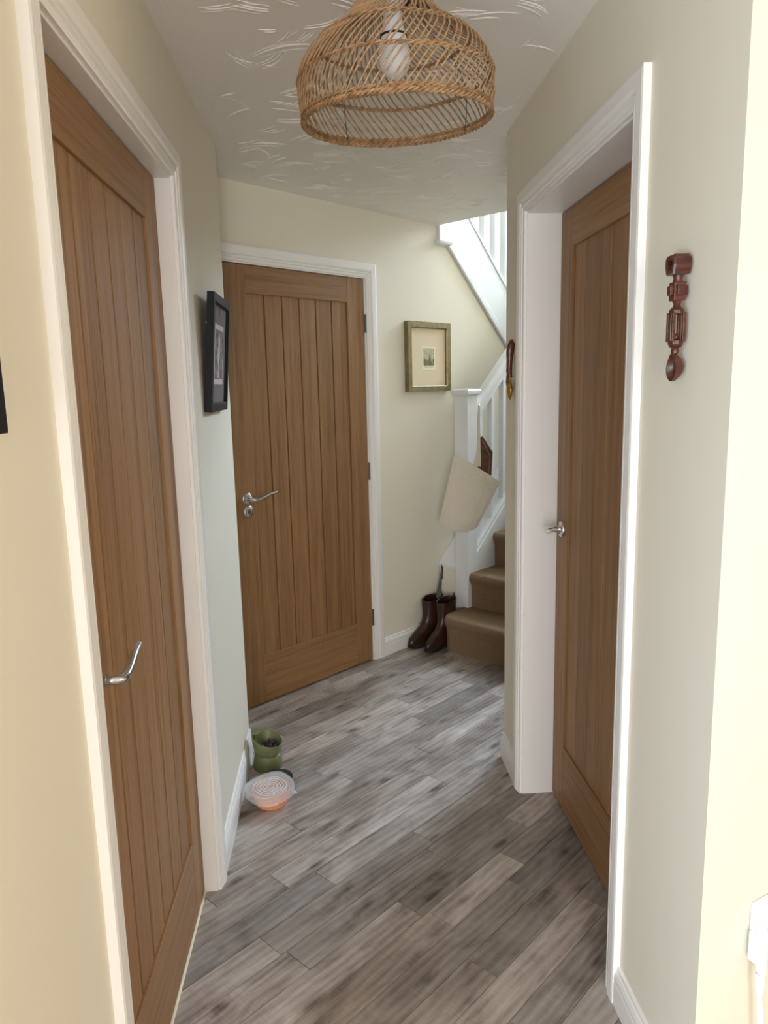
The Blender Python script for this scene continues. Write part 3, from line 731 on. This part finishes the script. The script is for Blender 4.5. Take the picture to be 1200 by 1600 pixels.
b = MB().loft([[(x*.96+.003, .004, z*.99+.004) for x, z in P_], [(x, .009, z) for x, z in P_], [(x, .019, z) for x, z in P_], [(x*.96+.003, .0235, z*.99+.004) for x, z in P_]])
b.build('pouch_body', BAGLEATHER, pc, bevel=.002)
MB().tube([(.050, .003, .515), (.072, .002, .47), (.090, .002, .425), (.086, .003, .36), (.083, .003, .32)], .0016, 6).build('pouch_piping', mat('tan_piping', srgb(170, 130, 96), .6), pc, True)
MB().tube([(.022, .022, .44), (.024, .022, .56), (.030, .023, .690)], .0035, 6, flat=(1, .5)).build('pouch_strap', SOLE, pc, True)

# ------------------------------------------------------------------ boots
def boot_mesh():
    b = MB(); rings = []
    # z, back s, front s, half width
    prof = [(.016, .005, .262, .036), (.026, .002, .268, .042), (.042, .002, .266, .044), (.058, .004, .256, .043), (.074, .006, .232, .041), (.090, .008, .200, .039), (.106, .010, .172, .038),
            (.125, .008, .150, .038), (.150, .004, .138, .040), (.190, .000, .136, .044), (.235, -.004, .140, .047), (.268, -.006, .142, .048)]
    n_ = 24
    def ring(z, b0, f0, hw, k=1.):
        c_ = (b0+f0)/2; L2 = (f0-b0)/2*k; out = []
        for j in range(n_):
            a = 2*pi*j/n_; ca, sa = cos(a), sin(a); x = c_+L2*math.copysign(abs(ca)**.85, ca)
            wd = hw*k*(1-.18*max(0, ca)*(1 if f0-b0 > .2 else 0)); out.append((-x, wd*math.copysign(abs(sa)**.85, sa), z+(.010*(ca > .5)*(0 if z < .26 else -1))))
        return out
    for p in prof: rings.append(ring(*p))
    for z, b0, f0, hw in ((.266, -.006, .142, .048), (.20, 0, .136, .044), (.12, .010, .150, .036)): rings.append(ring(z, b0, f0, hw, .90))
    up = b.loft(rings).mesh('boot_upper', True)
    s_ = MB().loft([ring(.010, .030, .262, .038, 1.0), ring(.012, .0, .268, .044, 1.01), ring(.020, .0, .270, .045, 1.02), ring(.024, .002, .266, .043)]).mesh('boot_sole', True)
    h_ = MB().loft([ring(0, .002, .075, .036), ring(.013, .0, .078, .038)]).loft([ring(0, .115, .245, .036), ring(.013, .105, .262, .040)]).mesh('boot_heel', True)
    return up, s_, h_
BU, BS, BH = boot_mesh()
for (s_, t_, rz, lab) in ((3.222, .064, -.06, 'dark tan leather boot nearest the angled wall'), (3.232, .150, .05, 'dark tan leather boot touching the carpeted bottom step')):
    p = FW(s_, t_, 0); r = empty('boot', p, TH+rz, lab, 'boot', 'boots beside the stairs'); r.scale = (1, .90, 1)
    u_ = link('boot_upper', BU, LEATHER, r, smooth=True); link('boot_sole', BS, SOLE, r, smooth=True); link('boot_heel', BH, SOLE, r, smooth=True)
    MB().tube([(.004, 0, .268), (.008, 0, .285), (.010, 0, .272), (.008, 0, .24)], .004, 6, flat=(1.4, .5)).build('pull_tab', LEATHER, r, True)
p = FW(3.175, .085, 0)
sh = empty('shoehorn', (p.x, p.y, .15), TH, 'grey metal shoehorn with black loop standing in a boot', 'shoehorn')
ribbon([(-.02, 0, 0), (-.006, 0, .07), (.010, 0, .14), (.024, 0, .21), (.034, 0, .25)], (0, 1, 0), [.018, .018, .015, .010, .008], 'blade', sh, BLUEG)
MB().tube([(.036, 0, .235), (.030, -.008, .225), (.026, -.010, .215), (.036, -.004, .245), (.044, .004, .275), (.046, .010, .29), (.050, .006, .275), (.046, .002, .25)], .004, 6).build('loop_cord', SOLE, sh, True)

# ------------------------------------------------------------------ bowls by the left wall
gfd = empty('raised_feeder', (-.307, 2.712, 0), 0, 'olive green raised pet bowl with tilted rim holding kibble', 'pet bowl'); gfd.scale = (.80, .80, .92)
def trings(prof, tl):
    return [[(r_*cos(2*pi*j/36), r_*sin(2*pi*j/36), z+tl_*(-sin(2*pi*j/36)*-.35+cos(2*pi*j/36)*-.7)*r_) for j in range(36)] for (r_, z), tl_ in zip(prof, tl)]
MB().loft(trings([(.070, 0), (.072, .004), (.070, .03), (.064, .055), (.060, .064)], [0, 0, 0, 0, .1])).build('feeder_base', GREEN, gfd, True)
MB().loft(trings([(.056, .062), (.062, .072), (.070, .095), (.074, .125), (.0745, .128), (.072, .128), (.066, .098), (.050, .078), (.01, .074)], [.1, .15, .3, .36, .36, .36, .3, .1, 0])).build('feeder_bowl', GREEN, gfd, True)
MB().loft([[(-.055+.026*cos(2*pi*j/16)*1.0, .045+.030*sin(2*pi*j/16), z) for j in range(16)] for z in (.137, .142)]).build('lip_tab', GREEN, gfd, True)
rk = random.Random(3)
def pebble(c, r_):
    q = MB(); rr_ = []
    for z, k in ((-.9, .4), (-.4, .95), (.4, .95), (.9, .4)): rr_.append([(c[0]+r_*k*cos(2*pi*j/6), c[1]+r_*k*sin(2*pi*j/6), c[2]+r_*z*.7) for j in range(6)])
    return q.loft(rr_)
kb = MB()
for i in range(90):
    a, rr_ = rk.uniform(0, 2*pi), .046*rk.random()**.5; x, y = .016+rr_*cos(a)*.8, rr_*sin(a)-.006
    q = pebble((x, y, .090+rk.uniform(0, .014)), rk.uniform(.006, .008)); kb.add(q.v, q.f)
k = kb.build('kibble', KIB, None, loc=gfd.location); k.scale = gfd.scale; tag(k, 'dark kibble heaped in the green pet bowl', 'pet food', kind='stuff')
bb = empty('black_dish', (-.262, 2.590, 0), 0, 'shallow black dish half hidden behind the lidded bowl', 'dish')
MB().lathe([(.045, 0), (.052, .002), (.058, .016), (.056, .017), (.049, .005), (.01, .004)], 28).build('dish_body', SOLE, bb, True)
MB().lathe([(.056, .0165), (.059, .0175), (.059, .019), (.056, .019)], 28).build('dish_rim', SOLE, bb, True)
ob = empty('lidded_bowl', (-.272, 2.448, 0), 0, 'salmon orange bowl under a clear silicone lid', 'bowl')
MB().lathe([(.050, 0), (.054, .002), (.062, .03), (.068, .058), (.066, .058), (.060, .03), (.050, .006), (.01, .005)], 36).build('bowl_body', ORANGE, ob, True)
MB().lathe([(.001, .0455), (.058, .045), (.0625, .040), (.060, .036), (.001, .036)], 28).build('bowl_filling', mat('pink_food', srgb(222, 160, 140), .6), ob, True)
def lidring(k, z, n_=48):
    out = []
    for j in range(n_):
        a = 2*pi*j/n_; e_ = 1/(abs(cos(a))**2.6+abs(sin(a))**2.6)**(1/2.6); r_ = k*e_*(1+.13*max(0, cos(a-radians(150)))**6)
        aa = a+radians(32); out.append((r_*cos(aa), r_*sin(aa), z+.006*cos(aa-radians(60))*k/.08))
    return out
lid = MB().loft([lidring(.0790, .040), lidring(.0800, .066), lidring(.0770, .0705), lidring(.0720, .071), lidring(.0690, .066), lidring(.060, .0645), lidring(.030, .062), lidring(.003, .062),
                 lidring(.003, .0605), lidring(.060, .063), lidring(.0775, .064), lidring(.0775, .040), lidring(.0790, .040)], caps=False).build('silicone_lid', SIL, ob, True)
for r_ in (.012, .022, .032, .042, .052):
    MB().tube(lidring(r_, .0640), .0018, 6, cyc=True).build('lid_ring', SILR, lid, True)
for a in (-75, -10, 80):
    a = radians(a); c = Vector((.083*cos(a), .083*sin(a), .046)); t = Vector((cos(a), sin(a), -.3))
    MB().tube([c-t*.006, c+t*.008, c+t*.012], [.007, .007, .004], 8, flat=(1, .35)).build('lid_tab', SIL, lid, True)

PLUG_U, PLUG_Z = .146, .392
# ------------------------------------------------------------------ white plug on the near wall
pg = empty('plug_adapter', tuple(c1+ne*PLUG_U+Vector((0, 0, PLUG_Z))), NA, 'white plug and cable at the right edge of the view', 'plug')
MB().box(-.004, .10, -.010, 0, -.03, .09).build('socket_plate', WPLAST, pg, bevel=.003)
MB().loft([[(-.022+.002*i+dx, -.034-dy, .08-.115*i/5) for dx, dy in ((-.006, -.006), (.006, -.006), (.006, .010), (-.006, .010))] for i in range(6)]).build('plug_body', WPLAST, pg, bevel=.004)
MB().box(-.016, .02, -.030, -.008, -.02, .04).build('plug_pins_block', WPLAST, pg, bevel=.002)
MB().tube([(-.012, -.034, -.035), (-.014, -.036, -.060), (-.014, -.036, -.075)], [.009, .008, .006], 10).build('cable_sleeve', WPLAST, pg, True)
MB().tube([(-.014, -.036, -.074), (-.012, -.037, -.12), (-.004, -.037, -.18), (.004, -.034, -.25), (.02, -.03, -.34)], .003, 8).build('cable', WPLAST, pg, True)
MB().tube([(-.012, -.036, -.074), (-.002, -.035, -.12), (.0, -.036, -.18), (.006, -.036, -.25), (.03, -.03, -.34)], .003, 8).build('cable', WPLAST, pg, True)
